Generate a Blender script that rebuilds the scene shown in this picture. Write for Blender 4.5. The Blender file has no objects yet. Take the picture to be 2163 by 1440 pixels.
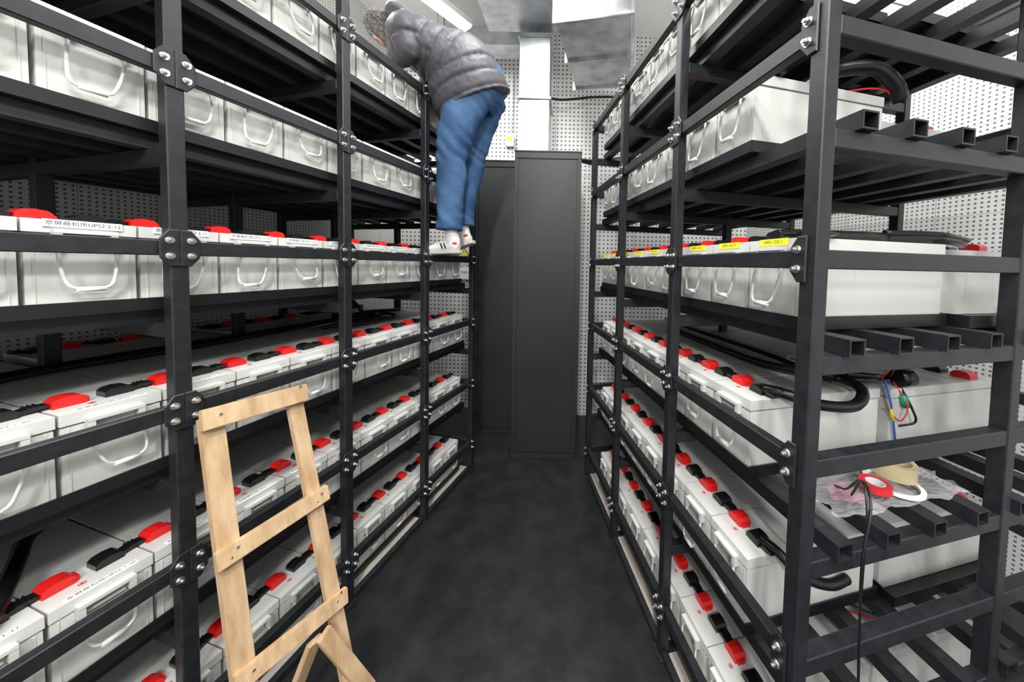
import bpy, bmesh, math, random
from mathutils import Vector, Matrix, noise
random.seed(7)
S=bpy.context.scene
ZOOM=None
# ---------------------------------------------------------------- materials
def new_mat(name,col,rough=.5,metal=0,spec=.5,coat=0,trans=0,alpha=1):
    m=bpy.data.materials.new(name); m.use_nodes=True
    b=m.node_tree.nodes['Principled BSDF']
    b.inputs['Base Color'].default_value=(*col,1); b.inputs['Roughness'].default_value=rough
    b.inputs['Metallic'].default_value=metal; b.inputs['Specular IOR Level'].default_value=spec
    b.inputs['Coat Weight'].default_value=coat; b.inputs['Transmission Weight'].default_value=trans
    b.inputs['Alpha'].default_value=alpha
    return m
def noise_mat(name,c1,c2,scale=8,rough=(.4,.6),metal=0,bump=0,bscale=60,stretch=(1,1,1),detail=6,lo=.35,hi=.65,spec=.5):
    m=new_mat(name,c1,metal=metal,spec=spec); nt=m.node_tree; N=nt.nodes; Lk=nt.links; b=N['Principled BSDF']
    tc=N.new('ShaderNodeTexCoord'); mp=N.new('ShaderNodeMapping'); mp.inputs['Scale'].default_value=stretch
    Lk.new(tc.outputs['Object'],mp.inputs['Vector'])
    n=N.new('ShaderNodeTexNoise'); n.inputs['Scale'].default_value=scale; n.inputs['Detail'].default_value=detail
    Lk.new(mp.outputs['Vector'],n.inputs['Vector'])
    r=N.new('ShaderNodeValToRGB'); r.color_ramp.elements[0].position=lo; r.color_ramp.elements[1].position=hi
    r.color_ramp.elements[0].color=(*c1,1); r.color_ramp.elements[1].color=(*c2,1)
    Lk.new(n.outputs['Fac'],r.inputs['Fac']); Lk.new(r.outputs['Color'],b.inputs['Base Color'])
    mr=N.new('ShaderNodeMapRange'); mr.inputs['To Min'].default_value=rough[0]; mr.inputs['To Max'].default_value=rough[1]
    Lk.new(n.outputs['Fac'],mr.inputs['Value']); Lk.new(mr.outputs['Result'],b.inputs['Roughness'])
    if bump:
        n2=N.new('ShaderNodeTexNoise'); n2.inputs['Scale'].default_value=bscale; Lk.new(mp.outputs['Vector'],n2.inputs['Vector'])
        bp=N.new('ShaderNodeBump'); bp.inputs['Strength'].default_value=bump; bp.inputs['Distance'].default_value=.01
        Lk.new(n2.outputs['Fac'],bp.inputs['Height']); Lk.new(bp.outputs['Normal'],b.inputs['Normal'])
    return m
M={}
M['steel']=noise_mat('black_powder_coat',(.009,.010,.012),(.015,.016,.019),30,(.40,.52),0,.05,400)
M['tray']=new_mat('tray_black_plastic',(.010,.010,.012),.35)
M['case']=noise_mat('battery_case_grey',(.61,.61,.575),(.67,.67,.63),3,(.38,.5),0,.02,300)
M['lid']=noise_mat('battery_lid_grey',(.57,.575,.55),(.63,.63,.60),4,(.38,.5))
M['seam']=new_mat('battery_seam_shadow_gap',(.25,.25,.24),.7)
M['rope']=noise_mat('white_rope',(.80,.80,.78),(.9,.9,.88),200,(.6,.8),0,.12,500)
M['red']=new_mat('red_terminal_boot',(.66,.014,.012),.28)
M['blk']=new_mat('black_terminal_boot',(.008,.008,.009),.25)
M['cable']=new_mat('black_cable_rubber',(.008,.008,.009),.3)
M['zinc']=new_mat('zinc_bolt',(.75,.75,.74),.28,1)
M['white']=new_mat('label_white',(.85,.86,.86),.5)
M['yellow']=new_mat('label_yellow',(.9,.78,.03),.5)
M['ink']=new_mat('ink_black',(.02,.02,.02),.6)
M['beige']=noise_mat('beige_base_board',(.50,.44,.38),(.62,.56,.49),6,(.6,.8))
M['floor']=noise_mat('black_floor_paint',(.010,.0105,.011),(.022,.0225,.0235),7,(.30,.50),0,.18,22,(1,1,1),12,.38,.78)
M['cab']=noise_mat('cabinet_black_paint',(.014,.015,.017),(.021,.022,.024),2,(.42,.5))
M['wood']=noise_mat('pine_wood',(.47,.30,.155),(.64,.45,.27),5,(.55,.75),0,.15,60,(6,6,1.0),8)
M['galv']=noise_mat('galvanised_steel',(.38,.40,.41),(.60,.62,.63),9,(.28,.45),.85,.10,14)
M['ceil']=new_mat('ceiling_white_paint',(.80,.80,.79),.8)
M['jean']=noise_mat('blue_denim',(.030,.070,.155),(.075,.145,.27),5,(.8,.9),0,.25,120,detail=8,spec=.12)
M['jacket']=noise_mat('grey_puffer_nylon',(.075,.075,.083),(.098,.098,.107),6,(.45,.58),0,.10,60,spec=.3)
M['hair']=noise_mat('grey_hair',(.06,.055,.05),(.25,.24,.23),60,(.6,.8),0,.7,200)
M['skin']=noise_mat('skin',(.50,.29,.20),(.56,.34,.24),10,(.5,.6))
M['shoe']=noise_mat('white_sneaker',(.60,.59,.56),(.74,.73,.70),20,(.5,.7),0,.1,60)
M['sole']=new_mat('shoe_sole',(.50,.48,.43),.7)
M['plastic']=new_mat('clear_plastic_bag',(.92,.90,.93),.12,alpha=.24)
M['pink']=new_mat('pink_plastic_print',(.9,.45,.58),.3,alpha=.4)
M['tape']=new_mat('clear_packing_tape',(.62,.52,.30),.2)
M['tapered']=new_mat('red_tape',(.75,.03,.04),.35)
M['core']=new_mat('cardboard_core',(.62,.50,.34),.8)
M['green']=new_mat('green_plastic',(.03,.25,.15),.4)
M['lcd']=new_mat('lcd_green',(.55,.75,.10),.4)
M['bluewire']=new_mat('blue_wire',(.03,.12,.6),.4)
def emis(name,col,s):
    m=new_mat(name,col,.5); b=m.node_tree.nodes['Principled BSDF']
    b.inputs['Emission Color'].default_value=(*col,1); b.inputs['Emission Strength'].default_value=s
    return m
M['tube']=emis('lamp_diffuser',(1,.99,.97),8)
def perf(pitch):
    m=new_mat('perforated_wall_panel',(.78,.78,.77),.55); nt=m.node_tree; N=nt.nodes; K=nt.links; b=N['Principled BSDF']
    tc=N.new('ShaderNodeTexCoord'); sp=N.new('ShaderNodeSeparateXYZ'); K.new(tc.outputs['Object'],sp.inputs[0])
    def mth(op,a,bv=None):
        n=N.new('ShaderNodeMath'); n.operation=op
        if isinstance(a,(int,float)): n.inputs[0].default_value=a
        else: K.new(a,n.inputs[0])
        if bv is not None:
            if isinstance(bv,(int,float)): n.inputs[1].default_value=bv
            else: K.new(bv,n.inputs[1])
        return n.outputs[0]
    def hole(c):
        return mth('LESS_THAN',mth('ABSOLUTE',mth('SUBTRACT',mth('FRACT',mth('DIVIDE',c,pitch)),.5)),.20)
    def seam(c):
        return mth('GREATER_THAN',mth('ABSOLUTE',mth('SUBTRACT',mth('FRACT',mth('DIVIDE',c,pitch*20)),.5)),.4955)
    h=mth('MULTIPLY',hole(sp.outputs['X']),hole(sp.outputs['Z']))
    s=mth('MAXIMUM',seam(sp.outputs['X']),seam(sp.outputs['Z']))
    inv=mth('MULTIPLY',mth('MAXIMUM',h,mth('MULTIPLY',s,.5)),1.0)
    mx=N.new('ShaderNodeMix'); mx.data_type='RGBA'; K.new(inv,mx.inputs[0])
    mx.inputs[6].default_value=(.70,.70,.68,1); mx.inputs[7].default_value=(.12,.12,.12,1)
    K.new(mx.outputs[2],b.inputs['Base Color'])
    return m
M['perf_l']=perf(.021); M['perf_r']=perf(.024); M['perf_f']=perf(.042)
# ---------------------------------------------------------------- mesh builder
class MB:
    def __init__(s): s.v=[];s.f=[];s.m=[];s.sm=[]
    def add(s,vs,fs,mat,smooth=False):
        o=len(s.v); s.v+= [tuple(v) for v in vs]
        for f in fs: s.f.append([i+o for i in f]); s.m.append(mat); s.sm.append(smooth)
    def box(s,x0,x1,y0,y1,z0,z1,mat):
        vs=[(x,y,z) for z in (z0,z1) for y in (y0,y1) for x in (x0,x1)]
        s.add(vs,[(0,2,3,1),(4,5,7,6),(0,1,5,4),(1,3,7,5),(3,2,6,7),(2,0,4,6)],mat)
    def beam(s,p0,p1,w,h,mat,side=(0,0,1)):
        p0=Vector(p0);p1=Vector(p1); d=(p1-p0).normalized(); sd=Vector(side)
        a=(sd-d*sd.dot(d)).normalized(); b=d.cross(a)
        vs=[p+a*i*w/2+b*j*h/2 for p in (p0,p1) for i,j in ((-1,-1),(1,-1),(1,1),(-1,1))]
        s.add(vs,[(0,3,2,1),(4,5,6,7),(0,1,5,4),(1,2,6,5),(2,3,7,6),(3,0,4,7)],mat)
    def prism(s,pts,axis_pt,off,mat):
        n=len(pts); a=[Vector(p) for p in pts]; b=[p+Vector(off) for p in a]
        s.add(a+b,[list(range(n)),list(range(2*n-1,n-1,-1))]+[(i,i+n,(i+1)%n+n,(i+1)%n) for i in range(n)],mat)
    def cyl(s,p0,p1,r,mat,n=12,r1=None,smooth=True,cap=True):
        p0=Vector(p0);p1=Vector(p1);d=(p1-p0).normalized(); r1=r if r1 is None else r1
        a=d.orthogonal().normalized(); b=d.cross(a)
        vs=[p0+(a*math.cos(t)+b*math.sin(t))*r for t in [2*math.pi*i/n for i in range(n)]]
        vs+=[p1+(a*math.cos(t)+b*math.sin(t))*r1 for t in [2*math.pi*i/n for i in range(n)]]
        s.add(vs,[(i,(i+1)%n,(i+1)%n+n,i+n) for i in range(n)],mat,smooth)
        if cap:
            o=len(s.v)-2*n
            s.f.append([o+i for i in range(n-1,-1,-1)]);s.m.append(mat);s.sm.append(False)
            s.f.append([o+n+i for i in range(n)]);s.m.append(mat);s.sm.append(False)
    def tube(s,pts,r,mat,n=8,sub=6):
        P=[Vector(p) for p in pts]; Q=[]
        if len(P)>2:
            E=[P[0]*2-P[1]]+P+[P[-1]*2-P[-2]]
            for i in range(1,len(E)-2):
                for k in range(sub):
                    t=k/sub; a,b,c,d=E[i-1],E[i],E[i+1],E[i+2]
                    Q.append(.5*((2*b)+(c-a)*t+(2*a-5*b+4*c-d)*t*t+(3*b-a-3*c+d)*t**3))
            Q.append(P[-1])
        else: Q=P
        up=None; vs=[]
        for i,q in enumerate(Q):
            t=(Q[min(i+1,len(Q)-1)]-Q[max(i-1,0)]).normalized()
            if up is None: up=t.orthogonal().normalized()
            up=(up-t*up.dot(t)).normalized(); b=t.cross(up)
            vs+=[q+(up*math.cos(2*math.pi*j/n)+b*math.sin(2*math.pi*j/n))*r for j in range(n)]
        fs=[(i*n+j,i*n+(j+1)%n,(i+1)*n+(j+1)%n,(i+1)*n+j) for i in range(len(Q)-1) for j in range(n)]
        s.add(vs,fs,mat,True)
        o=len(s.v)-len(vs)
        s.f.append([o+i for i in range(n-1,-1,-1)]);s.m.append(mat);s.sm.append(False)
        s.f.append([o+(len(Q)-1)*n+i for i in range(n)]);s.m.append(mat);s.sm.append(False)
    def sweep(s,st,mat,n=28,sub=6,ref=(0,1,0)):
        """st: list of (centre, ra, rb); rb along ref direction, ra perpendicular"""
        P=[Vector(a) for a,_,_ in st]; A=[a for _,a,_ in st]; B=[b for _,_,b in st]; Q=[];RA=[];RB=[]
        def cr(E,i,t):
            a,b,c,d=E[i-1],E[i],E[i+1],E[i+2]
            return .5*((2*b)+(c-a)*t+(2*a-5*b+4*c-d)*t*t+(3*b-a-3*c+d)*t**3)
        EP=[P[0]*2-P[1]]+P+[P[-1]*2-P[-2]]; EA=[A[0]]+A+[A[-1]]; EB=[B[0]]+B+[B[-1]]
        for i in range(1,len(EP)-2):
            for k in range(sub):
                t=k/sub; Q.append(cr(EP,i,t)); RA.append(cr(EA,i,t)); RB.append(cr(EB,i,t))
        Q.append(P[-1]);RA.append(A[-1]);RB.append(B[-1]); ref=Vector(ref); vs=[]
        for i,q in enumerate(Q):
            t=(Q[min(i+1,len(Q)-1)]-Q[max(i-1,0)]).normalized()
            b=(ref-t*ref.dot(t)).normalized(); a=t.cross(b)
            vs+=[q+a*math.cos(2*math.pi*j/n)*RA[i]+b*math.sin(2*math.pi*j/n)*RB[i] for j in range(n)]
        fs=[(i*n+j,i*n+(j+1)%n,(i+1)*n+(j+1)%n,(i+1)*n+j) for i in range(len(Q)-1) for j in range(n)]
        s.add(vs,fs,mat,True); o=len(s.v)-len(vs)
        s.f.append([o+i for i in range(n-1,-1,-1)]);s.m.append(mat);s.sm.append(False)
        s.f.append([o+(len(Q)-1)*n+i for i in range(n)]);s.m.append(mat);s.sm.append(False)
    def mesh(s,name,bevel=0,seg=2):
        me=bpy.data.meshes.new(name); me.from_pydata(s.v,[],s.f)
        used=[]
        for k in s.m:
            if k not in used: used.append(k)
        for k in used: me.materials.append(M[k])
        for i,p in enumerate(me.polygons): p.material_index=used.index(s.m[i]); p.use_smooth=s.sm[i]
        bm=bmesh.new(); bm.from_mesh(me); bmesh.ops.recalc_face_normals(bm,faces=bm.faces)
        if bevel:
            es=[e for e in bm.edges if len(e.link_faces)==2 and not e.link_faces[0].smooth and not e.link_faces[1].smooth and e.calc_face_angle(0)>.6 and e.calc_length()>bevel*3]
            bmesh.ops.bevel(bm,geom=es,offset=bevel,segments=seg,affect='EDGES',clamp_overlap=True,material=-1)
        bm.to_mesh(me); bm.free(); return me
    def obj(s,name,parent=None,bevel=0,seg=2):
        o=bpy.data.objects.new(name,s.mesh(name,bevel,seg)); S.collection.objects.link(o)
        if parent: o.parent=parent
        return o
def empty(name,loc=(0,0,0),rz=0):
    e=bpy.data.objects.new(name,None); S.collection.objects.link(e); e.location=loc; e.rotation_euler=(0,0,rz); e.empty_display_size=.1
    return e
def text(body,parent,loc,size,mat='ink',rot=(math.pi/2,0,0),name='label_text'):
    c=bpy.data.curves.new(name,'FONT'); c.body=body; c.size=size; c.align_x='CENTER'; c.align_y='CENTER'; c.materials.append(M[mat])
    o=bpy.data.objects.new(name,c); S.collection.objects.link(o); o.location=loc; o.rotation_euler=rot
    if parent: o.parent=parent
    return o
# ---------------------------------------------------------------- layout numbers (metres)
H=1.6
LO=(-.7404,2.3611); LY=.2523
RO=(.1372,2.3069); RY=-.2316
Z=[None,2.6012,2.1229,1.6245,1.1533,.6817,.2044]
def Lw(s,d,z=0): return Vector((LO[0]-math.sin(LY)*s-math.cos(LY)*d, LO[1]-math.cos(LY)*s+math.sin(LY)*d, z))
def Rw(s,d,z=0): return Vector((RO[0]-math.sin(RY)*s+math.cos(RY)*d, RO[1]-math.cos(RY)*s-math.sin(RY)*d, z))
PW=.037; RH=.042
MIDZ=[None]+[Z[k]-.237 for k in range(1,6)]+[.022]
V=Vector
# ---------------------------------------------------------------- man
man=empty('man_in_puffer_jacket',(0,0,0))
def fused(mb,name,voxel,mat,parent,post=None,smooth=6):
    me=mb.mesh(name); o=bpy.data.objects.new(name,me); S.collection.objects.link(o)
    r=o.modifiers.new('r','REMESH'); r.mode='VOXEL'; r.voxel_size=voxel
    sm=o.modifiers.new('s','SMOOTH'); sm.iterations=smooth; sm.factor=.5
    dg=bpy.context.evaluated_depsgraph_get(); dg.update()
    nm=bpy.data.meshes.new_from_object(o.evaluated_get(dg)); bpy.data.objects.remove(o)
    nm.materials.clear(); nm.materials.append(M[mat])
    if post: post(nm)
    for p in nm.polygons: p.use_smooth=True; p.material_index=0
    o=bpy.data.objects.new(name,nm); S.collection.objects.link(o); o.parent=parent; return o
b=MB()
b.sweep([(V((-.555,1.97,2.80)),.10,.13),(V((-.560,1.97,2.72)),.130,.155),(V((-.600,1.97,2.63)),.135,.165),(V((-.625,1.965,2.56)),.115,.155)],'jean')
b.sweep([(V((-.590,1.89,2.67)),.125,.100),(V((-.650,1.885,2.54)),.120,.100),(V((-.700,1.880,2.38)),.106,.090),(V((-.728,1.875,2.25)),.092,.080),(V((-.735,1.885,2.13)),.088,.079),(V((-.742,1.89,2.0)),.083,.076),(V((-.745,1.90,1.88)),.078,.072),(V((-.748,1.90,1.795)),.082,.074)],'jean')
b.sweep([(V((-.560,2.05,2.67)),.125,.100),(V((-.595,2.05,2.58)),.118,.100),(V((-.640,2.058,2.44)),.105,.092),(V((-.668,2.06,2.32)),.092,.084),(V((-.692,2.06,2.18)),.086,.080),(V((-.712,2.06,2.05)),.080,.076),(V((-.725,2.055,1.92)),.074,.070),(V((-.725,2.055,1.84)),.078,.072)],'jean')
def denim(me):
    for v in me.vertices:
        c=v.co; n=v.normal
        a=noise.noise(V((c.x*6,c.y*6,c.z*9+c.x*6)))*.011
        kf=math.exp(-((c.z-2.27)/.09)**2)+.8*math.exp(-((c.z-1.88)/.05)**2)+.5*math.exp(-((c.z-2.56)/.07)**2)
        a+=kf*.004*math.sin(c.z*80+c.x*70+4*noise.noise(c*7))
        v.co=c+n*a
fused(b,'jeans',.0085,'jean',man,denim,5)
b=MB()
A_=V((-.618,1.960,2.572)); B_=V((-.705,1.93,2.760)); C_=V((-.871,1.885,2.845)); D_=V((-.972,1.855,2.893)); E_=V((-1.05,1.835,2.925))
b.sweep([(A_,.238,.180),((A_+B_)/2,.232,.19),(B_,.212,.185),((B_+C_)/2,.175,.18),(C_,.142,.18),(D_,.120,.18),((D_+E_)/2,.10,.13),(E_,.085,.095)],'jacket')
b.sweep([(V((-.985,1.73,2.955)),.035,.035),(V((-1.01,1.79,2.985)),.062,.05),(V((-1.02,1.85,2.99)),.062,.05),(V((-1.005,1.93,2.96)),.035,.035)],'jacket',ref=(0,0,1))
shn=V((-.950,1.755,2.865)); en=V((-.930,1.745,2.755)); wn=V((-1.03,1.80,2.740))
shf=V((-.91,2.03,2.87)); ef=V((-.935,2.10,2.755)); wf=V((-1.08,2.08,2.745))
b.sweep([(V((-.95,1.80,2.875)),.10,.09),(shn,.095,.08),((shn+en)/2,.082,.075),(en,.064,.062),((en+wn)/2,.056,.056),(wn,.046,.046)],'jacket',ref=(.3,.9,.2))
b.sweep([(V((-.93,1.96,2.885)),.10,.09),(shf,.095,.08),((shf+ef)/2,.082,.075),(ef,.064,.062),((ef+wf)/2,.056,.056),(wf,.046,.046)],'jacket',ref=(.3,.9,.2))
path=[A_-(B_-A_)*.3,A_,B_,C_,D_,E_,E_+(E_-D_)]
def segarc(c,pts):
    best=None;acc=0
    for i in range(len(pts)-1):
        d=pts[i+1]-pts[i]; L_=d.length; t=max(0,min(1,(c-pts[i]).dot(d)/L_**2)); q=pts[i]+d*t; e=(c-q).length
        if best is None or e<best[0]: best=(e,acc+t*L_)
        acc+=L_
    return best
def puff(me):
    for v in me.vertices:
        c=v.co.copy(); n=v.normal.copy()
        e,t=segarc(c,path); e1,t1=segarc(c,[shn,en,wn]); e2,t2=segarc(c,[shf,ef,wf])
        if e1<.10 and e1<e*.7: t=t1+.5
        elif e2<.10 and e2<e*.7: t=t2+.5
        ph=t/.080+.15*noise.noise(c*7)
        w=abs(math.sin(ph*math.pi))
        wr=noise.noise(V((c.x*26,c.y*26,c.z*26)))*.5+noise.noise(c*55)*.25
        v.co=c+n*(.014*(min(1,w*1.25)**.55)-.008+.0085*wr*(1.15-w*.5))
fused(b,'puffer_jacket',.0075,'jacket',man,puff,4)
def blob(name,stations,mat,voxel=.004,ref=(0,1,0),sm=4,parent=man):
    b=MB()
    for st in stations: b.sweep(st,mat,ref=ref,n=16,sub=5)
    return fused(b,name,voxel,mat,parent,None,sm)
hc=V((-1.100,1.840,2.925))
b=MB(); b.sweep([(E_-V((-.03,0,0)),.06,.06),((E_+hc)/2,.055,.058),(hc-V((-.03,0,.02)),.05,.055)],'skin'); b.obj('neck',man)
def head(parent):
    me=bpy.data.meshes.new('head'); bm=bmesh.new(); bmesh.ops.create_icosphere(bm,subdivisions=4,radius=1)
    for v in bm.verts:
        x,y,z=v.co
        sx=.076*(1-.12*max(0,-z)); sy=.096; sz=.112
        p=V((x*sx,y*sy,z*sz))
        if y<0 and z<-.2: p.y*=.92; p.x*=.88
        g=math.exp(-((x/.13)**2+((z+.12)/.20)**2))*(1 if y<0 else 0); p.y-=.022*g
        for sxx in (-1,1):
            g=math.exp(-(((x-sxx*.36)/.15)**2+((z-.05)/.10)**2))*(1 if y<0 else 0); p.y+=.008*g
        g=math.exp(-((x/.28)**2+((z+.50)/.07)**2))*(1 if y<0 else 0); p.y-=.006*g
        g=math.exp(-((x/.3)**2+((z+.85)/.15)**2))*(1 if y<0 else 0); p.y-=.012*g
        v.co=p
    for f in bm.faces: f.smooth=True
    bm.to_mesh(me); bm.free(); me.materials.append(M['skin']); o=bpy.data.objects.new('head',me); S.collection.objects.link(o)
    me2=bpy.data.meshes.new('hair'); bm=bmesh.new(); bmesh.ops.create_icosphere(bm,subdivisions=6,radius=1)
    dl=[]
    for v in bm.verts:
        x,y,z=v.co
        if (y<-.35 and z<.42) or z<-.60+(-y)*.5: dl.append(v)
        r=1+.05*noise.noise(V((x*9,y*9,z*3)))+.05*noise.noise(V((x*30,y*30,z*8)))
        v.co=V((x*.084*r,y*.106*r,z*.122*r))
    bmesh.ops.delete(bm,geom=dl,context='VERTS')
    for f in bm.faces: f.smooth=True
    bm.to_mesh(me2); bm.free(); me2.materials.append(M['hair']); h=bpy.data.objects.new('hair',me2); S.collection.objects.link(h)
    objs=[o,h]
    b=MB()
    for sx in (-1,1):
        b.tube([(sx*.076,.0,-.03),(sx*.086,.012,-.01),(sx*.089,.016,.012),(sx*.084,.004,.024),(sx*.078,-.006,.01)],.007,'skin',8)
        b.cyl((sx*.030,-.084,.006),(sx*.030,-.092,.006),.010,'white',12); b.cyl((sx*.030,-.092,.006),(sx*.030,-.0935,.006),.005,'ink',10)
    b.box(-.022,.022,-.098,-.088,-.057,-.054,'tapered')
    objs.append(b.obj('face_features'))
    crown=V((-.75,-.42,.45)).normalized(); face=V((-.5,.80,-.12)); face=(face-crown*face.dot(crown)).normalized()
    yv=-face; xv=yv.cross(crown)
    mt=(Matrix((xv,yv,crown)).transposed()*.92).to_4x4(); mt.translation=hc
    for q in objs: q.parent=parent; q.matrix_local=mt
head(man)
def hand(w,el,nm,sgn):
    d=(w-el).normalized(); dn=V((0,0,-1)); sd=d.cross(dn).normalized()
    b0=w-d*.01; st=[[(b0,.020,.028),(b0+d*.05,.017,.036),(b0+d*.085,.014,.038),(b0+d*.10,.011,.034)]]
    pal=b0+d*.085
    for i,(o_,ln) in enumerate(((-.028,.062),(-.010,.072),(.010,.068),(.028,.052))):
        a=pal+sd*o_; p1=a+d*ln*.45+dn*.004; p2=p1+d*ln*.28+dn*.008; p3=p2+d*ln*.15+dn*.010
        st.append([(a-d*.015,.009,.009),(p1,.0085,.0085),(p2,.008,.008),(p3,.0065,.0065)])
    a=b0+d*.02+sd*.022*sgn; st.append([(a,.012,.012),(a+sd*.028*sgn+d*.025,.0105,.0105),(a+sd*.036*sgn+d*.055+dn*.006,.008,.008)])
    blob(nm,st,'skin',.003,ref=tuple(sd),sm=2)
hand(wn,en,'hand_right',-1); hand(wf,ef,'hand_left',1)
def shoe(heel,toe,ank,nm):
    d=(toe-heel).normalized(); up=V((0,0,1)); up=(up-d*up.dot(d)).normalized(); sd=d.cross(up); L_=(toe-heel).length
    st=[[(heel+d*.012+up*.042,.022,.022),(heel+d*.04+up*.045,.036,.036),(heel+d*L_*.40+up*.040,.034,.037),(heel+d*L_*.66+up*.032,.028,.044),(heel+d*L_*.85+up*.028,.022,.040),(toe-d*.012+up*.024,.012,.020)],
        [(heel+d*.06+up*.04,.045,.036),(heel+d*.055+up*.075,.046,.036),(ank,.038,.034)],
        [(heel+d*.07+up*.07,.03,.03),(heel+d*L_*.45+up*.055,.020,.028),(heel+d*L_*.62+up*.045,.012,.024)]]
    blob(nm+'_upper',st,'shoe',.0045,ref=tuple(sd),sm=3)
    b=MB(); pts=[]
    for t,w in ((0,.020),(.04,.033),(.2,.038),(.45,.037),(.70,.046),(.88,.041),(.97,.028),(1,.012)): pts.append((t,w))
    pl=[heel+d*L_*t+sd*w for t,w in pts]+[heel+d*L_*t-sd*w for t,w in reversed(pts)]
    b.prism([tuple(p) for p in pl],None,tuple(up*.022),'sole')
    for q in (.46,.53,.60): 
        c0=heel+d*L_*q+up*(.079-.07*(q-.45)); b.tube([c0-sd*.026-up*.012,c0,c0+sd*.026-up*.012],.0028,'white',6,4)
    for q in (.30,.38):
        c0=heel+d*L_*q-sd*.0385; b.beam(c0+up*.030,c0+up*.062+d*.012,.003,.009,'ink',side=tuple(sd))
    b.beam(heel+d*.012+up*.060-sd*.028,heel+d*.035+up*.060-sd*.037,.003,.012,'red',side=tuple(sd))
    b.obj(nm+'_sole',man,.004)
rt3=Z[3]+RH/2
shoe(V((-.670,1.885,rt3+.012)),V((-.935,1.935,rt3+.002)),V((-.740,1.90,1.80)),'shoe_right')
shoe(V((-.640,2.035,rt3+.085)),V((-.865,2.09,rt3+.004)),V((-.722,2.055,1.85)),'shoe_left')
# ---------------------------------------------------------------- racks
def build_rack(m,O,yaw,posts,smin,smax,backd,toptall,end_near):
    rz=math.atan2(math.cos(yaw),math.sin(yaw)) if m<0 else math.atan2(-math.cos(yaw),-math.sin(yaw))
    rack=empty('battery_rack',(O[0],O[1],0),rz)
    fr=MB(); bo=MB()
    def B(s0,s1,d0,d1,z0,z1,mat='steel',w=None):
        a,b=sorted((m*s0,m*s1)); (w or fr).box(a,b,d0,d1,z0,z1,mat)
    far=min(posts); near=max(posts)
    for i,s in enumerate(posts):
        top=Z[1]+(.13 if s in toptall else .045)
        for d in (0,)+backd:
            B(s-PW/2,s+PW/2,d,d+PW,0,top)
            B(s-PW*.9,s+PW*.9,d-.012,d+PW+.012,0,.008)
        dl=backd[-1]
        for k in range(1,6):
            B(s-PW/2+.002,s+PW/2-.002,PW,dl,MIDZ[k]-RH/2,MIDZ[k]+RH/2)
        B(s-PW/2+.002,s+PW/2-.002,PW,dl,.0,.02)
        if s in (far,near) :
            for k in range(1,7): B(s-PW/2+.002,s+PW/2-.002,PW,dl,Z[k]-RH/2,Z[k]+RH/2)
        for k in range(1,7):
            z=Z[k]; w2=.040; h2=.052
            sides=[]
            if s!=far: sides.append(-1)
            if s!=near: sides.append(1)
            for sd in sides:
                pts=[(0,h2),(w2*.55,h2),(w2,h2*.5),(w2,-h2*.5),(w2*.55,-h2),(0,-h2)]
                fr.prism([(m*(s+sd*a),-.0005,z+b) for a,b in pts],None,(0,-.005,0),'steel')
                for dz in (-.022,.022):
                    bx=m*(s+sd*.021)
                    bo.cyl((bx,-.005,z+dz),(bx,-.0075,z+dz),.0095,'zinc',14)
                    bo.cyl((bx,-.0075,z+dz),(bx,-.015,z+dz),.0072,'zinc',6,smooth=False)
                    bo.cyl((bx,-.015,z+dz),(bx,-.021,z+dz),.004,'zinc',8)
    for a,b in zip(sorted(posts)[:-1],sorted(posts)[1:]):
        for k in range(1,7):
            B(a+PW/2,b-PW/2,.001,.030,Z[k]-RH/2,Z[k]+RH/2)
            B(a+PW/2,b-PW/2,backd[-1]+.005,backd[-1]+.034,Z[k]-RH/2,Z[k]+RH/2)
        B(a+PW/2,b-PW/2,.004,.03,.002,.03)
    if smax>near+.1:
        for k in range(1,7): B(near+PW/2,smax,.001,.030,Z[k]-RH/2,Z[k]+RH/2)
    fr.obj('steel_frame',rack,.0025,1); bo.obj('bolts',rack)
    tb=MB(); t=.004; tw=.046; th=.040
    ds=[.115,.265,.425,.585,.76,.92,1.08]
    for k in range(1,7):
        z0=MIDZ[k]+RH/2 if k<6 else .0205
        hh=th if k<6 else .012
        for d in ds:
            s0=smin; s1=smax+(.012 if end_near else 0)
            B(s0,s1,d-tw/2,d+tw/2,z0,z0+t,w=tb)
            B(s0,s1,d-tw/2,d+tw/2,z0+hh-t,z0+hh,w=tb)
            if k<6:
                B(s0,s1,d-tw/2,d-tw/2+t,z0+t,z0+hh-t,w=tb); B(s0,s1,d+tw/2-t,d+tw/2,z0+t,z0+hh-t,w=tb)
            if end_near and k<6:
                tb.cyl((m*(smax-.05),d,z0+hh-.001),(m*(smax-.05),d,z0+hh+.0006),.010,'ink',16)
    tb.obj('shelf_tubes',rack)
    bb=MB()
    for a,b in zip(sorted(posts)[:-1],sorted(posts)[1:]):
        B(a+PW/2+.004,b-PW/2-.004,.034,.095,0,.019,'beige',bb)
    bb.obj('base_board',rack)
    return rack,rz
LP=[0,.5115,1.0147,1.5226,2.03]
RP=[0,.5583,1.1147,1.6675]
rackL,rzL=build_rack(-1,LO,LY,LP,-.02,2.3,(.69,1.17),(1.0147,1.5226,2.03),False)
rackR,rzR=build_rack(1,RO,RY,RP,-.02,1.6675+PW/2,(.69,1.17),(),True)
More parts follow.
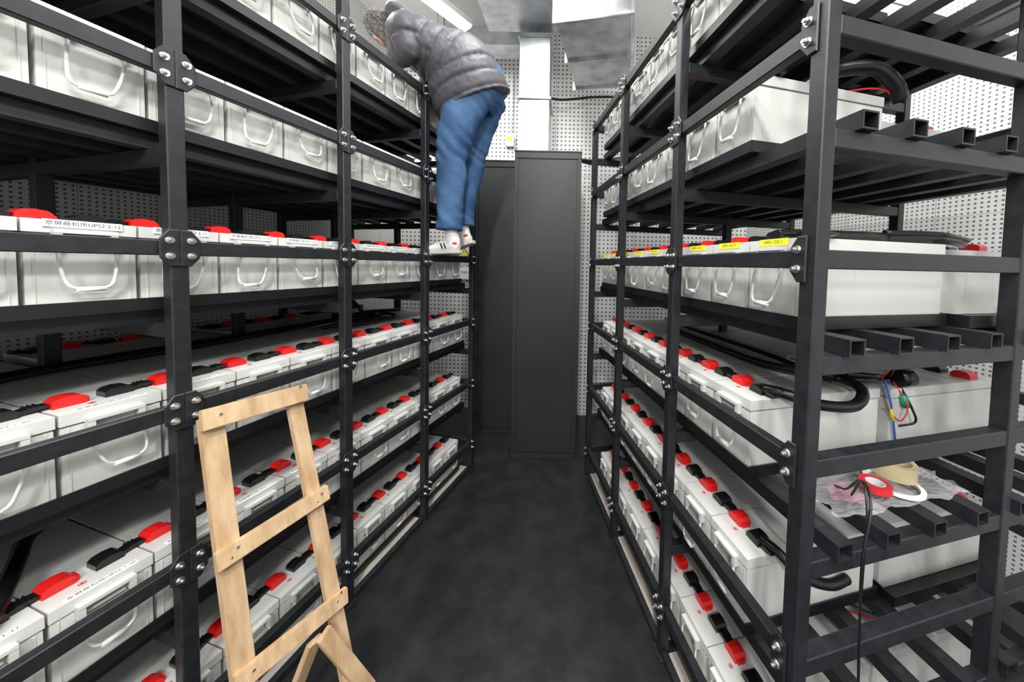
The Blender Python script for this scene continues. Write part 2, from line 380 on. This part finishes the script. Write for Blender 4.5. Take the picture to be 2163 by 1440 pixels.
# ---------------------------------------------------------------- batteries
BW=.162; BL=.515; BH=.225
def battery(var,strap=True):
    b=MB(); T=BH-.195
    b.box(-BW/2+.002,BW/2-.002,.003,BL-.003,0,T+.160,'case')
    b.box(-BW/2+.004,BW/2-.004,.005,BL-.005,T+.160,T+.164,'seam')
    b.box(-BW/2,BW/2,0,BL,T+.164,BH,'lid')
    for y in (.035,.18,.34,.48):
        for sx in (-1,1): b.box(sx*(BW/2-.002)-.001,sx*(BW/2-.002)+.001,y,y+.003,.004,T+.158,'case')
    for x in (-.068,.068): b.box(x-.002,x+.002,.0015,.004,.004,T+.156,'case')
    b.box(-.046,.046,-.016,.001,T+.164,T+.174,'lid')
    for x in (-.040,.040): b.box(x-.006,x+.006,-.015,.002,T+.139,T+.166,'lid')
    b.box(-.030,.030,-.006,.002,T+.142,T+.148,'lid')
    sw=[0,.010,-.012,.004][var]; dp=[.058,.066,.050,.072][var]
    b.tube([(-.040,-.010,T+.142),(-.041+sw*.3,-.016,.125),(-.032+sw,-.020,dp+.014),(-.012+sw,-.021,dp)],.0034,'rope',8,5)
    b.tube([(.040,-.010,T+.142),(.041+sw*.3,-.016,.125),(.032+sw,-.020,dp+.014),(.012+sw,-.021,dp)],.0034,'rope',8,5)
    b.cyl((-.021+sw,-.021,dp+.001),(.021+sw,-.021,dp+.001),.0062,'rope',10)
    b.box(-BW/2+.012,BW/2-.012,.16,.163,BH,BH+.0015,'lid')
    n=16
    for i in range(n):
        a0=2*math.pi*i/n;a1=2*math.pi*(i+1)/n; cx,cy=-.02,.045
        b.add([(cx+r*math.cos(a),cy+r*math.sin(a),BH+.0006) for a in (a0,a1) for r in (.0048,.0068)],[(0,1,3,2)],'red')
    b.cyl((-.02,.045,BH),(-.02,.045,BH+.0008),.003,'red',10)
    x0=-BW/2
    def boot(xa,xb,yc,mat,h,wd):
        y0=yc-wd/2
        L_=xb-xa
        prof=[(xa,BH),(xa,BH+h*.60),(xa+L_*.16,BH+h*.9),(xa+L_*.5,BH+h),(xa+L_*.84,BH+h*.9),(xb,BH+h*.6),(xb,BH)]
        b.prism([(x,y0,z) for x,z in prof],None,(0,wd,0),mat)
    if strap:
        boot(x0+.010,x0+.060,.085,'red',.027,.044)
        b.box(x0+.054,x0+.066,.070,.100,BH,BH+.014,'red')
        xb=BW/2
        boot(xb-.074,xb-.026,.085,'blk',.024,.046)
        b.prism([(xb-.030,.070,BH+.010),(xb-.012,.070,BH+.016),(xb+.013,.070,BH+.015),(xb+.013,.070,BH+.008),(xb-.030,.070,BH+.001)],None,(0,.030,0),'blk')
        for q in (.0,.007,.014): b.box(xb-.016+q,xb-.012+q,.069,.101,BH+.0155,BH+.018,'blk')
    return b.mesh('battery_v%d'%var,.0018,2)
BM=[battery(i) for i in range(4)]
def tray(bank,m,s0,s1,d0,d1,z,mb):
    a,b=sorted((m*s0,m*s1)); mb.box(a,b,d0,d1,z,z+.006,'tray')
    mb.box(a,b,d0-.003,d0+.002,z,z+.034,'tray'); mb.box(a,b,d1-.002,d1+.003,z,z+.034,'tray')
    mb.box(b-.003,b+.001,d0,d1,z,z+.034,'tray'); mb.box(a-.001,a+.003,d0,d1,z,z+.034,'tray')
def bank(m,O,rz,nears,posts,name):
    e=empty(name,(O[0],O[1],0),rz); tr=MB(); lst=[]
    for k in range(1,7):
        zt=(MIDZ[k]+RH/2+.040+.001) if k<6 else .034
        zb=zt+.007; s=nears[k-1]; P=.1662; i=0
        s1=s
        while s-P>-.01:
            o=bpy.data.objects.new('battery',BM[random.randrange(4)]); S.collection.objects.link(o); o.parent=e
            o.location=(m*(s-P/2),.068+random.uniform(-.002,.002),zb); o.rotation_euler=(0,0,random.uniform(-.006,.006))
            lst.append((k,i,s-P/2,zb)); s-=P; i+=1
        tray(e,m,s-.002,s1+.002,.064,.588,zt,tr)
        ps=sorted(posts)
        for a,b in zip(ps[:-1],ps[1:]):
            n=3; w=(b-a-PW-.006)/n
            for j in range(n):
                c=a+PW/2+.003+w*(j+.5)
                if c+w/2>nears[k-1]+.03: continue
                o=bpy.data.objects.new('battery',BM[random.randrange(4)]); S.collection.objects.link(o); o.parent=e
                o.location=(m*c,.612+.515,zb); o.rotation_euler=(0,0,math.pi); o.scale=(min(1,w/.1665)*.99,1,1)
            if a<nears[k-1]: tray(e,m,a+PW/2+.001,min(b-PW/2-.001,nears[k-1]+.04),.608,1.130,zt,tr)
    tr.obj('battery_trays',e)
    return e,lst
bankL,lstL=bank(-1,LO,rzL,[2.24,2.21,2.235,2.20,2.225,2.25],LP,'battery_bank')
nearR=[1.41,1.425,1.598,1.463,1.479,1.485]
bankR,lstR=bank(1,RO,rzR,nearR,RP,'battery_bank')
def label_front(mb,x,zb,w,mat,body,bank_,size):
    mb.box(x-w,x+w,.0640,.0665,zb+BH-.0165,zb+BH+.0015,mat)
    text(body,bank_,(x,.0636,zb+BH-.0075),size)
def label_top(mb,x,zb,w,mat,body,bank_,size):
    mb.box(x-w,x+w,.0700,.0885,zb+BH,zb+BH+.0012,mat)
    text(body,bank_,(x,.0792,zb+BH+.0016),size,rot=(0,0,0))
lbL=MB()
for k,i,s,zb in lstL:
    if k not in (3,4,5): continue
    nums={3:(15,'2-2'),4:(42,'2-1'),5:(29,'2-1')}[k]
    (label_front if k==3 else label_top)(lbL,-s,zb,.056,'white','京屏蔽机房UPS%s-%d'%(nums[1],nums[0]-i),bankL,.0115)
lbL.obj('label_strips',bankL)
lbR=MB()
for k,i,s,zb in lstR:
    if k!=3: continue
    label_front(lbR,s,zb,.045,'yellow','NPD-1D2-%d'%(i+1),bankR,.012)
lbR.obj('label_strips',bankR)
# ---------------------------------------------------------------- cables
cb=MB()
def loc_cable(parent,m,pts,r,mat='cable',mb=None):
    mb.tube([(m*s,d,z) for s,d,z in pts],r,mat,10,8)
zt=lambda k:(MIDZ[k]+RH/2+.048+BH) if k<6 else .041+BH
for k in (4,5):
    t=zt(k)+.014
    loc_cable(None,-1,[(2.2,.40,t),(1.9,.43,t),(1.6,.52,t+.01),(1.3,.55,t),(1.0,.57,t),(.7,.60,t),(.4,.60,t+.02),(.15,.55,t+.01)],.012,mb=cb)
    loc_cable(None,-1,[(2.2,.62,t),(1.8,.60,t),(1.4,.63,t),(1.0,.62,t),(.6,.64,t),(.3,.62,t)],.010,mb=cb)
t=zt(5)
loc_cable(None,-1,[(1.80,.09,t+.02),(1.77,.14,t+.03),(1.747,.185,t+.04),(1.70,.30,t+.045),(1.649,.4265,t+.040),(1.574,.499,t+.03),(1.45,.55,t+.016),(1.2,.58,t+.016)],.016,mb=cb)
cb.tube([(-1.81,.075,t+.018),(-1.80,.095,t+.022),(-1.785,.12,t+.027)],.018,'red')
t=zt(4)
loc_cable(None,-1,[(.62,.56,t+.10),(.55,.6,t+.18),(.45,.62,t+.10),(.40,.6,t+.02)],.012,mb=cb)
for q in range(3):
    loc_cable(None,-1,[(.8-.1*q,.45,t+.015),(.72-.1*q,.36,t+.03),(.6-.1*q,.34,t+.02),(.55-.1*q,.45,t+.03),(.62-.1*q,.55,t+.014)],.010,mb=cb)
cbl=cb.obj('power_cables',bankL)
cb=MB()
t=zt(2)-.02
loc_cable(None,1,[(1.30,.33,t+.04),(1.32,.37,t+.08),(1.35,.45,t+.125),(1.40,.56,t+.125),(1.42,.63,t+.07),(1.42,.66,t+.02)],.023,mb=cb)
loc_cable(None,1,[(1.36,.50,t+.06),(1.39,.57,t+.065),(1.41,.62,t+.05),(1.41,.65,t+.03)],.003,'red',cb)
t=zt(3)
for q in range(3):
    loc_cable(None,1,[(1.50-.03*q,.09+.02*q,t+.016),(1.50-.03*q,.16,t+.020),(1.52-.03*q,.30,t+.020+.004*q),(1.53-.03*q,.42,t+.020),(1.49-.05*q,.50,t+.018),(1.40-.05*q,.46,t+.016)],.014,mb=cb)
loc_cable(None,1,[(1.50,.44,t+.016),(1.56,.56,t+.018),(1.56,.68,t+.016),(1.52,.80,t+.014)],.014,mb=cb)
loc_cable(None,1,[(1.52,.46,t+.035),(1.57,.60,t+.03),(1.56,.74,t+.02)],.009,mb=cb)
t=zt(4)
loc_cable(None,1,[(1.425,.15,t+.016),(1.47,.17,t+.02),(1.52,.25,t-.0),(1.535,.36,t-.005),(1.50,.44,t+.02),(1.42,.46,t+.03),(1.34,.40,t+.03),(1.2,.36,t+.016),(.9,.36,t+.014),(.5,.38,t+.014)],.016,mb=cb)
loc_cable(None,1,[(1.42,.44,t+.03),(1.45,.52,t+.03),(1.44,.62,t+.025),(1.40,.72,t+.018)],.010,mb=cb)
loc_cable(None,1,[(1.44,.46,t+.05),(1.46,.56,t+.045),(1.43,.66,t+.03)],.008,mb=cb)
loc_cable(None,1,[(1.4,.45,t+.016),(1.1,.5,t+.014),(.8,.5,t+.014),(.3,.5,t+.014)],.010,mb=cb)
loc_cable(None,1,[(1.46,.60,t+.03),(1.48,.60,t-.04),(1.48,.62,t-.12),(1.47,.66,t-.22)],.003,'bluewire',cb)
loc_cable(None,1,[(1.481,.602,t-.06),(1.482,.612,t-.10)],.0045,'yellow',cb)
loc_cable(None,1,[(1.46,.64,t+.02),(1.49,.66,t-.05),(1.49,.63,t-.10),(1.47,.60,t-.06)],.002,'red',cb)
loc_cable(None,1,[(1.46,.66,t+.02),(1.49,.68,t-.06),(1.49,.70,t-.11),(1.47,.66,t-.13)],.0035,mb=cb)
cb.cyl((1.46,.655,t+.03),(1.47,.70,t+.035),.028,'cable',16); cb.cyl((1.475,.66,t-.02),(1.48,.67,t-.06),.012,'green',8)
loc_cable(None,1,[(1.46,.585,t+.03),(1.47,.60,t+.07),(1.46,.64,t+.06),(1.44,.66,t+.03)],.002,'red',cb)
t=zt(5)
loc_cable(None,1,[(1.44,.15,t+.016),(1.49,.16,t+.018),(1.54,.19,t-.01),(1.57,.25,t-.02),(1.56,.33,t-.03)],.014,mb=cb)
t=zt(6)
loc_cable(None,1,[(1.45,.15,t+.016),(1.50,.16,t+.018),(1.55,.19,t-.01),(1.57,.25,t-.04)],.014,mb=cb)
for q in range(4):
    loc_cable(None,1,[(1.2+.1*q,.60,zt(6)+.02),(1.3+.06*q,.66,zt(6)+.03),(1.4,.8,zt(6)+.02),(1.3,.95,zt(6)+.014)],.003,'red' if q%2 else 'cable',cb)
ze=MIDZ[4]+RH/2+.04
loc_cable(None,1,[(1.70,.165,ze-.18),(1.705,.16,ze-.02),(1.70,.17,ze+.07),(1.66,.21,ze+.11),(1.60,.25,ze+.04),(1.55,.28,ze+.01)],.0028,mb=cb)
loc_cable(None,1,[(1.70,.175,ze-.36),(1.71,.15,ze-.16),(1.715,.14,ze-.02),(1.70,.18,ze+.08),(1.65,.23,ze+.10),(1.60,.27,ze+.02)],.0028,mb=cb)
cb.obj('power_cables',bankR)
# ---------------------------------------------------------------- bag and tape rolls on the shelf
shelf=MIDZ[4]+RH/2+.040
bag=empty('plastic_bag',tuple(Rw(1.58,.40,shelf+.002)),rzR)
b=MB(); n=34; vs=[];fs=[]
for i in range(n):
    for j in range(n):
        x=-.075+.145*i/(n-1); y=-.225+.47*j/(n-1)
        ed=1+.10*math.sin(j*.7)*math.cos(i*.5)
        z=.008+.007*noise.noise(V((i*.35,j*.35,0)))+.004*noise.noise(V((i*.9,j*.9,3)))
        vs.append((x*ed,y+.012*math.sin(i*.6),max(.001,z)))
for i in range(n-1):
    for j in range(n-1): fs.append((i*n+j,(i+1)*n+j,(i+1)*n+j+1,i*n+j+1))
b.add(vs,fs,'plastic',False)
b.add([(vs[(i*n+j)][0],vs[i*n+j][1],vs[i*n+j][2]+.0015) for i in range(10,26) for j in range(4,11)],[(i*7+j,(i+1)*7+j,(i+1)*7+j+1,i*7+j+1) for i in range(15) for j in range(6)],'pink')
b.obj('crumpled_film',bag)
def roll(name,s,d,z,r,ri,h,mat,core):
    e=empty(name,tuple(Rw(s,d,z)),rzR); b=MB(); n=40
    def ring(ra,rb,h0,h1,mt):
        vs=[]
        for i in range(n):
            a=2*math.pi*i/n
            for rr,zz in ((ra,h0),(rb,h0),(rb,h1),(ra,h1)): vs.append((rr*math.cos(a),rr*math.sin(a),zz))
        fs=[]
        for i in range(n):
            for q in range(4): fs.append((i*4+q,i*4+(q+1)%4,((i+1)%n)*4+(q+1)%4,((i+1)%n)*4+q))
        b.add(vs,fs,mt,False)
    ring(ri+.003,r,0,h,mat); ring(ri,ri+.003,-.0,h,core); b.obj('roll',e); return e
roll('packing_tape_roll',1.565,.480,shelf+.027,.050,.039,.042,'tape','core')
roll('red_tape_roll',1.60,.355,shelf+.027,.035,.018,.017,'tapered','white')
roll('white_tape_roll',1.59,.44,shelf+.018,.064,.053,.007,'white','white')
g=empty('green_cap',tuple(Rw(1.555,.375,shelf+.058)),rzR); b=MB()
b.cyl((0,-.018,0),(0,.018,.006),.012,'green',14); b.cyl((0,.018,.006),(0,.026,.008),.008,'green',14); b.obj('cap_body',g)
# ---------------------------------------------------------------- room
def wall(name,p0,p1,h,mat):
    p0=Vector(p0);p1=Vector(p1); d=p1-p0; b=MB(); L_=d.length
    b.box(0,L_,0,.05,0,h,mat); o=b.obj(name); o.location=(p0.x,p0.y,0); o.rotation_euler=(0,0,math.atan2(d.y,d.x)); return o
CZ=3.95; FY=3.25
a=Lw(4.2,1.32); b_=Lw(-.9,1.32)
def at_y(p,q,y): t=(y-p.y)/(q.y-p.y); return (p.x+(q.x-p.x)*t, y)
lw0=(a.x,a.y); lw1=at_y(a,b_,FY)
wall('wall_left',lw0,lw1,CZ,'perf_l')
c=Rw(-.9,1.85); d_=Rw(4.2,1.85)
rw0=at_y(c,d_,FY)
wall('wall_right',rw0,(d_.x,d_.y),CZ,'perf_r')
wall('wall_far',(lw1[0],FY),(rw0[0],FY),CZ,'perf_f')
b=MB(); b.box(-5,5,-3,4,-.1,0,'floor'); b.obj('floor')
b=MB(); b.box(-5,5,-3,4,CZ,CZ+.1,'ceil'); b.obj('ceiling')
def cabinet(x0,x1,y0,y1,h,rz=0):
    e=empty('black_cabinet',((x0+x1)/2,y0,0),rz); b=MB(); w=(x1-x0)/2
    b.box(-w,w,.012,y1-y0,.0,h,'cab'); b.box(-w,w,.0,.012,.0,.05,'cab'); b.box(-w,w,.0,.012,h-.05,h,'cab')
    b.box(-w,-w+.03,0,.012,.05,h-.05,'cab'); b.box(w-.03,w,0,.012,.05,h-.05,'cab')
    b.box(-w+.034,w-.034,.003,.012,.054,h-.054,'cab')
    b.box(-w-.004,w+.004,-.004,y1-y0,h,h+.012,'cab')
    b.obj('cabinet_body',e,.003); return e
cabinet(-.895,-.475,2.86,3.2,2.53)
cabinet(-.468,.062,2.49,3.05,2.49)
def duct(name,x0,x1,y0,y1,z0,z1,rz=0,fl=True):
    cx,cy=(x0+x1)/2,(y0+y1)/2; e=empty(name,(cx,cy,0),rz); b=MB(); w=(x1-x0)/2; l=(y1-y0)/2
    b.box(-w,w,-l,l,z0,z1,'galv')
    if fl:
        for y in (-l,0,l-.02): b.box(-w-.018,w+.018,y,y+.02,z0-.018,z1+.018,'galv')
    for x in (-w*.8,w*.8):
        for y in (-l*.7,l*.7): b.cyl((x,y,z1),(x,y,CZ),.006,'galv',8)
    b.obj('duct_body',e,.003); return e
duct('air_duct',-.07,.40,1.95,2.72,3.13,3.45,-.18)
duct('air_duct',-.72,.0,2.30,2.62,3.50,3.75,0,False)
e=empty('air_duct_riser',(-.335,2.72,0),0); b=MB(); b.box(-.122,.122,-.13,.15,2.506,3.46,'galv')
for z in (2.506,2.95,3.44): b.box(-.137,.137,-.145,.165,z,z+.018,'galv')
b.obj('duct_body',e,.003)
duct('cable_tray',-1.35,-.50,2.88,3.08,3.58,3.72,0,False)
cb=MB()
for q in range(5): cb.tube([(.0,2.75+.03*q,2.53+.01*q),(.2,2.8+.02*q,2.53),(.45,2.9,2.56+.01*q),(.9,3.1,2.60+.01*q)],.012,'cable',8,6)
cb.tube([(-.46,3.0,3.30),(-.2,3.1,3.22),(.2,3.16,3.28),(.6,3.18,3.3)],.012,'cable')
cb.obj('cable_bundle')
def lamp(p0,p1,watts,w=.11,size=True):
    p0=Vector(p0);p1=Vector(p1);mid=(p0+p1)/2; e=empty('batten_or_fill_lamp',tuple(mid),math.atan2(p1.y-p0.y,p1.x-p0.x)); L_=(p1-p0).length/2  # builds the real battens and also the fill lamps added out of view
    b=MB(); b.box(-L_,L_,-w/2,w/2,.0,.045,'ceil'); b.box(-L_+.01,L_-.01,-w/2+.008,w/2-.008,-.022,.0,'tube')
    for x in (-L_*.7,L_*.7): b.cyl((x,0,.045),(x,0,CZ-mid.z),.006,'galv',8)
    b.obj('lamp_body',e)
    l=bpy.data.lights.new('lamp_light','AREA'); l.shape='RECTANGLE'; l.size=L_*2; l.size_y=w; l.energy=watts; l.color=(1,.995,.98)
    o=bpy.data.objects.new('lamp_light',l); S.collection.objects.link(o); o.parent=e; o.location=(0,0,-.03)
lamp((-.93,2.75,3.62),(-1.70,1.62,3.62),32)
lamp((-.30,1.9,3.75),(-.30,.7,3.75),44)  # added lamp overhead, out of view, brightens the aisle
lamp((-.15,.1,3.5),(-.15,-1.1,3.5),78)  # unseen lamp above the camera, added as aisle fill
lamp((-.15,-1.6,3.0),(-.15,-2.6,3.0),115)  # added fill lamp well behind the camera, lifts the lower battery rows
lamp((1.45,2.6,3.62),(1.85,1.0,3.62),38)
lamp((1.0,.2,3.6),(1.3,-1.0,3.6),46)  # extra unseen lamp to the right, added for brightness
sg=empty('danger_sign',(-1.135,3.238,1.62)); b=MB()
b.box(-.10,.10,-.004,.0,-.19,.19,'white')
b.prism([(-.075,-.0045,.045),(.075,-.0045,.045),(0,-.0045,.17)],None,(0,-.002,0),'ink')
b.prism([(-.060,-.0068,.053),(.060,-.0068,.053),(0,-.0068,.155)],None,(0,-.001,0),'yellow')
b.prism([(.006,-.0080,.135),(-.018,-.0080,.095),(-.004,-.0080,.095),(-.010,-.0080,.062),(.018,-.0080,.104),(.004,-.0080,.104)],None,(0,-.001,0),'ink')
b.obj('sign_panel',sg); text('危险',sg,(0,-.006,-.03),.075); text('BATTERY',sg,(0,-.006,-.12),.03)
th=empty('wall_hygrometer',(-.66,3.235,2.86)); b=MB(); b.box(-.045,.045,-.025,.0,-.06,.06,'white'); b.box(-.03,.03,-.027,-.025,-.01,.04,'lcd'); b.cyl((.02,-.01,.06),(.02,-.01,.7),.006,'white',8); b.obj('meter_body',th,.002)
# ---------------------------------------------------------------- wooden ladder
ld=empty('wooden_ladder',(0,0,0)); b=MB()
lt=Vector((-1.062,.900,1.13)); lb=Vector((-.856,.825,0.0)); rt=Vector((-1.005,1.11,1.10)); rb=Vector((-.742,1.043,0.0))
ax=(rt-lt).normalized(); nrm=Vector((1,-.25,.25)).normalized()
b.beam(lt,lb,.022,.052,'wood',side=nrm); b.beam(rt,rb,.022,.046,'wood',side=nrm)
def onleg(a,c,z): t=(z-a.z)/(c.z-a.z); return a+(c-a)*t
off=nrm*.021
def rung(zl,zr,ext,hh):
    p=onleg(lt,lb,zl)+off; q=onleg(rt,rb,zr)+off; u=(q-p).normalized()
    b.beam(p-u*ext,q+u*ext,.020,hh,'wood',side=nrm); return p,q
rung(1.125,1.105,.030,.060); rung(.737,.737,.035,.052); rung(.395,.375,.03,.052)
b.beam((-.815,1.0,.335),(-.715,1.085,.012),.018,.045,'wood',side=nrm)
b.beam((-.835,.99,.325),(-.945,.965,.012),.018,.045,'wood',side=nrm)
for z in (1.12,.737,.39):
    for (p0_,p1_) in ((lt,lb),(rt,rb)):
        c0=onleg(p0_,p1_,z)+off+nrm*.010
        for dd in (-.010,.012): b.cyl(c0+Vector((0,0,dd))+ax*dd*.6,c0+Vector((0,0,dd))+ax*dd*.6+nrm*.002,.0035,'zinc',8)
b.obj('ladder_frame',ld,.002)
# ---------------------------------------------------------------- world + camera
w=bpy.data.worlds.new('World'); S.world=w; w.use_nodes=True
w.node_tree.nodes['Background'].inputs[0].default_value=(.95,.97,1,1); w.node_tree.nodes['Background'].inputs[1].default_value=.95
S.view_settings.view_transform='Standard'
f,px,py,th_,ro=654.18,1206.75,586.34,-.0402,.0212
F=V((0,math.cos(th_),math.sin(th_))); U0=V((0,-math.sin(th_),math.cos(th_))); R0=V((1,0,0))
R1=R0*math.cos(ro)+U0*math.sin(ro); U1=-R0*math.sin(ro)+U0*math.cos(ro)
cam=bpy.data.cameras.new('camera'); co=bpy.data.objects.new('camera',cam); S.collection.objects.link(co)
mt=Matrix((R1,U1,-F)).transposed().to_4x4(); mt.translation=V((0,0,H)); co.matrix_world=mt
if ZOOM:
    cx,cy,k=ZOOM; f*=k; px=(px-cx)*k+1081.5; py=(py-cy)*k+720
cam.sensor_fit='HORIZONTAL'; cam.sensor_width=36; cam.lens=36*f/2163; cam.shift_x=(1081.5-px)/2163; cam.shift_y=(py-720)/2163
cam.clip_start=.02; S.camera=co
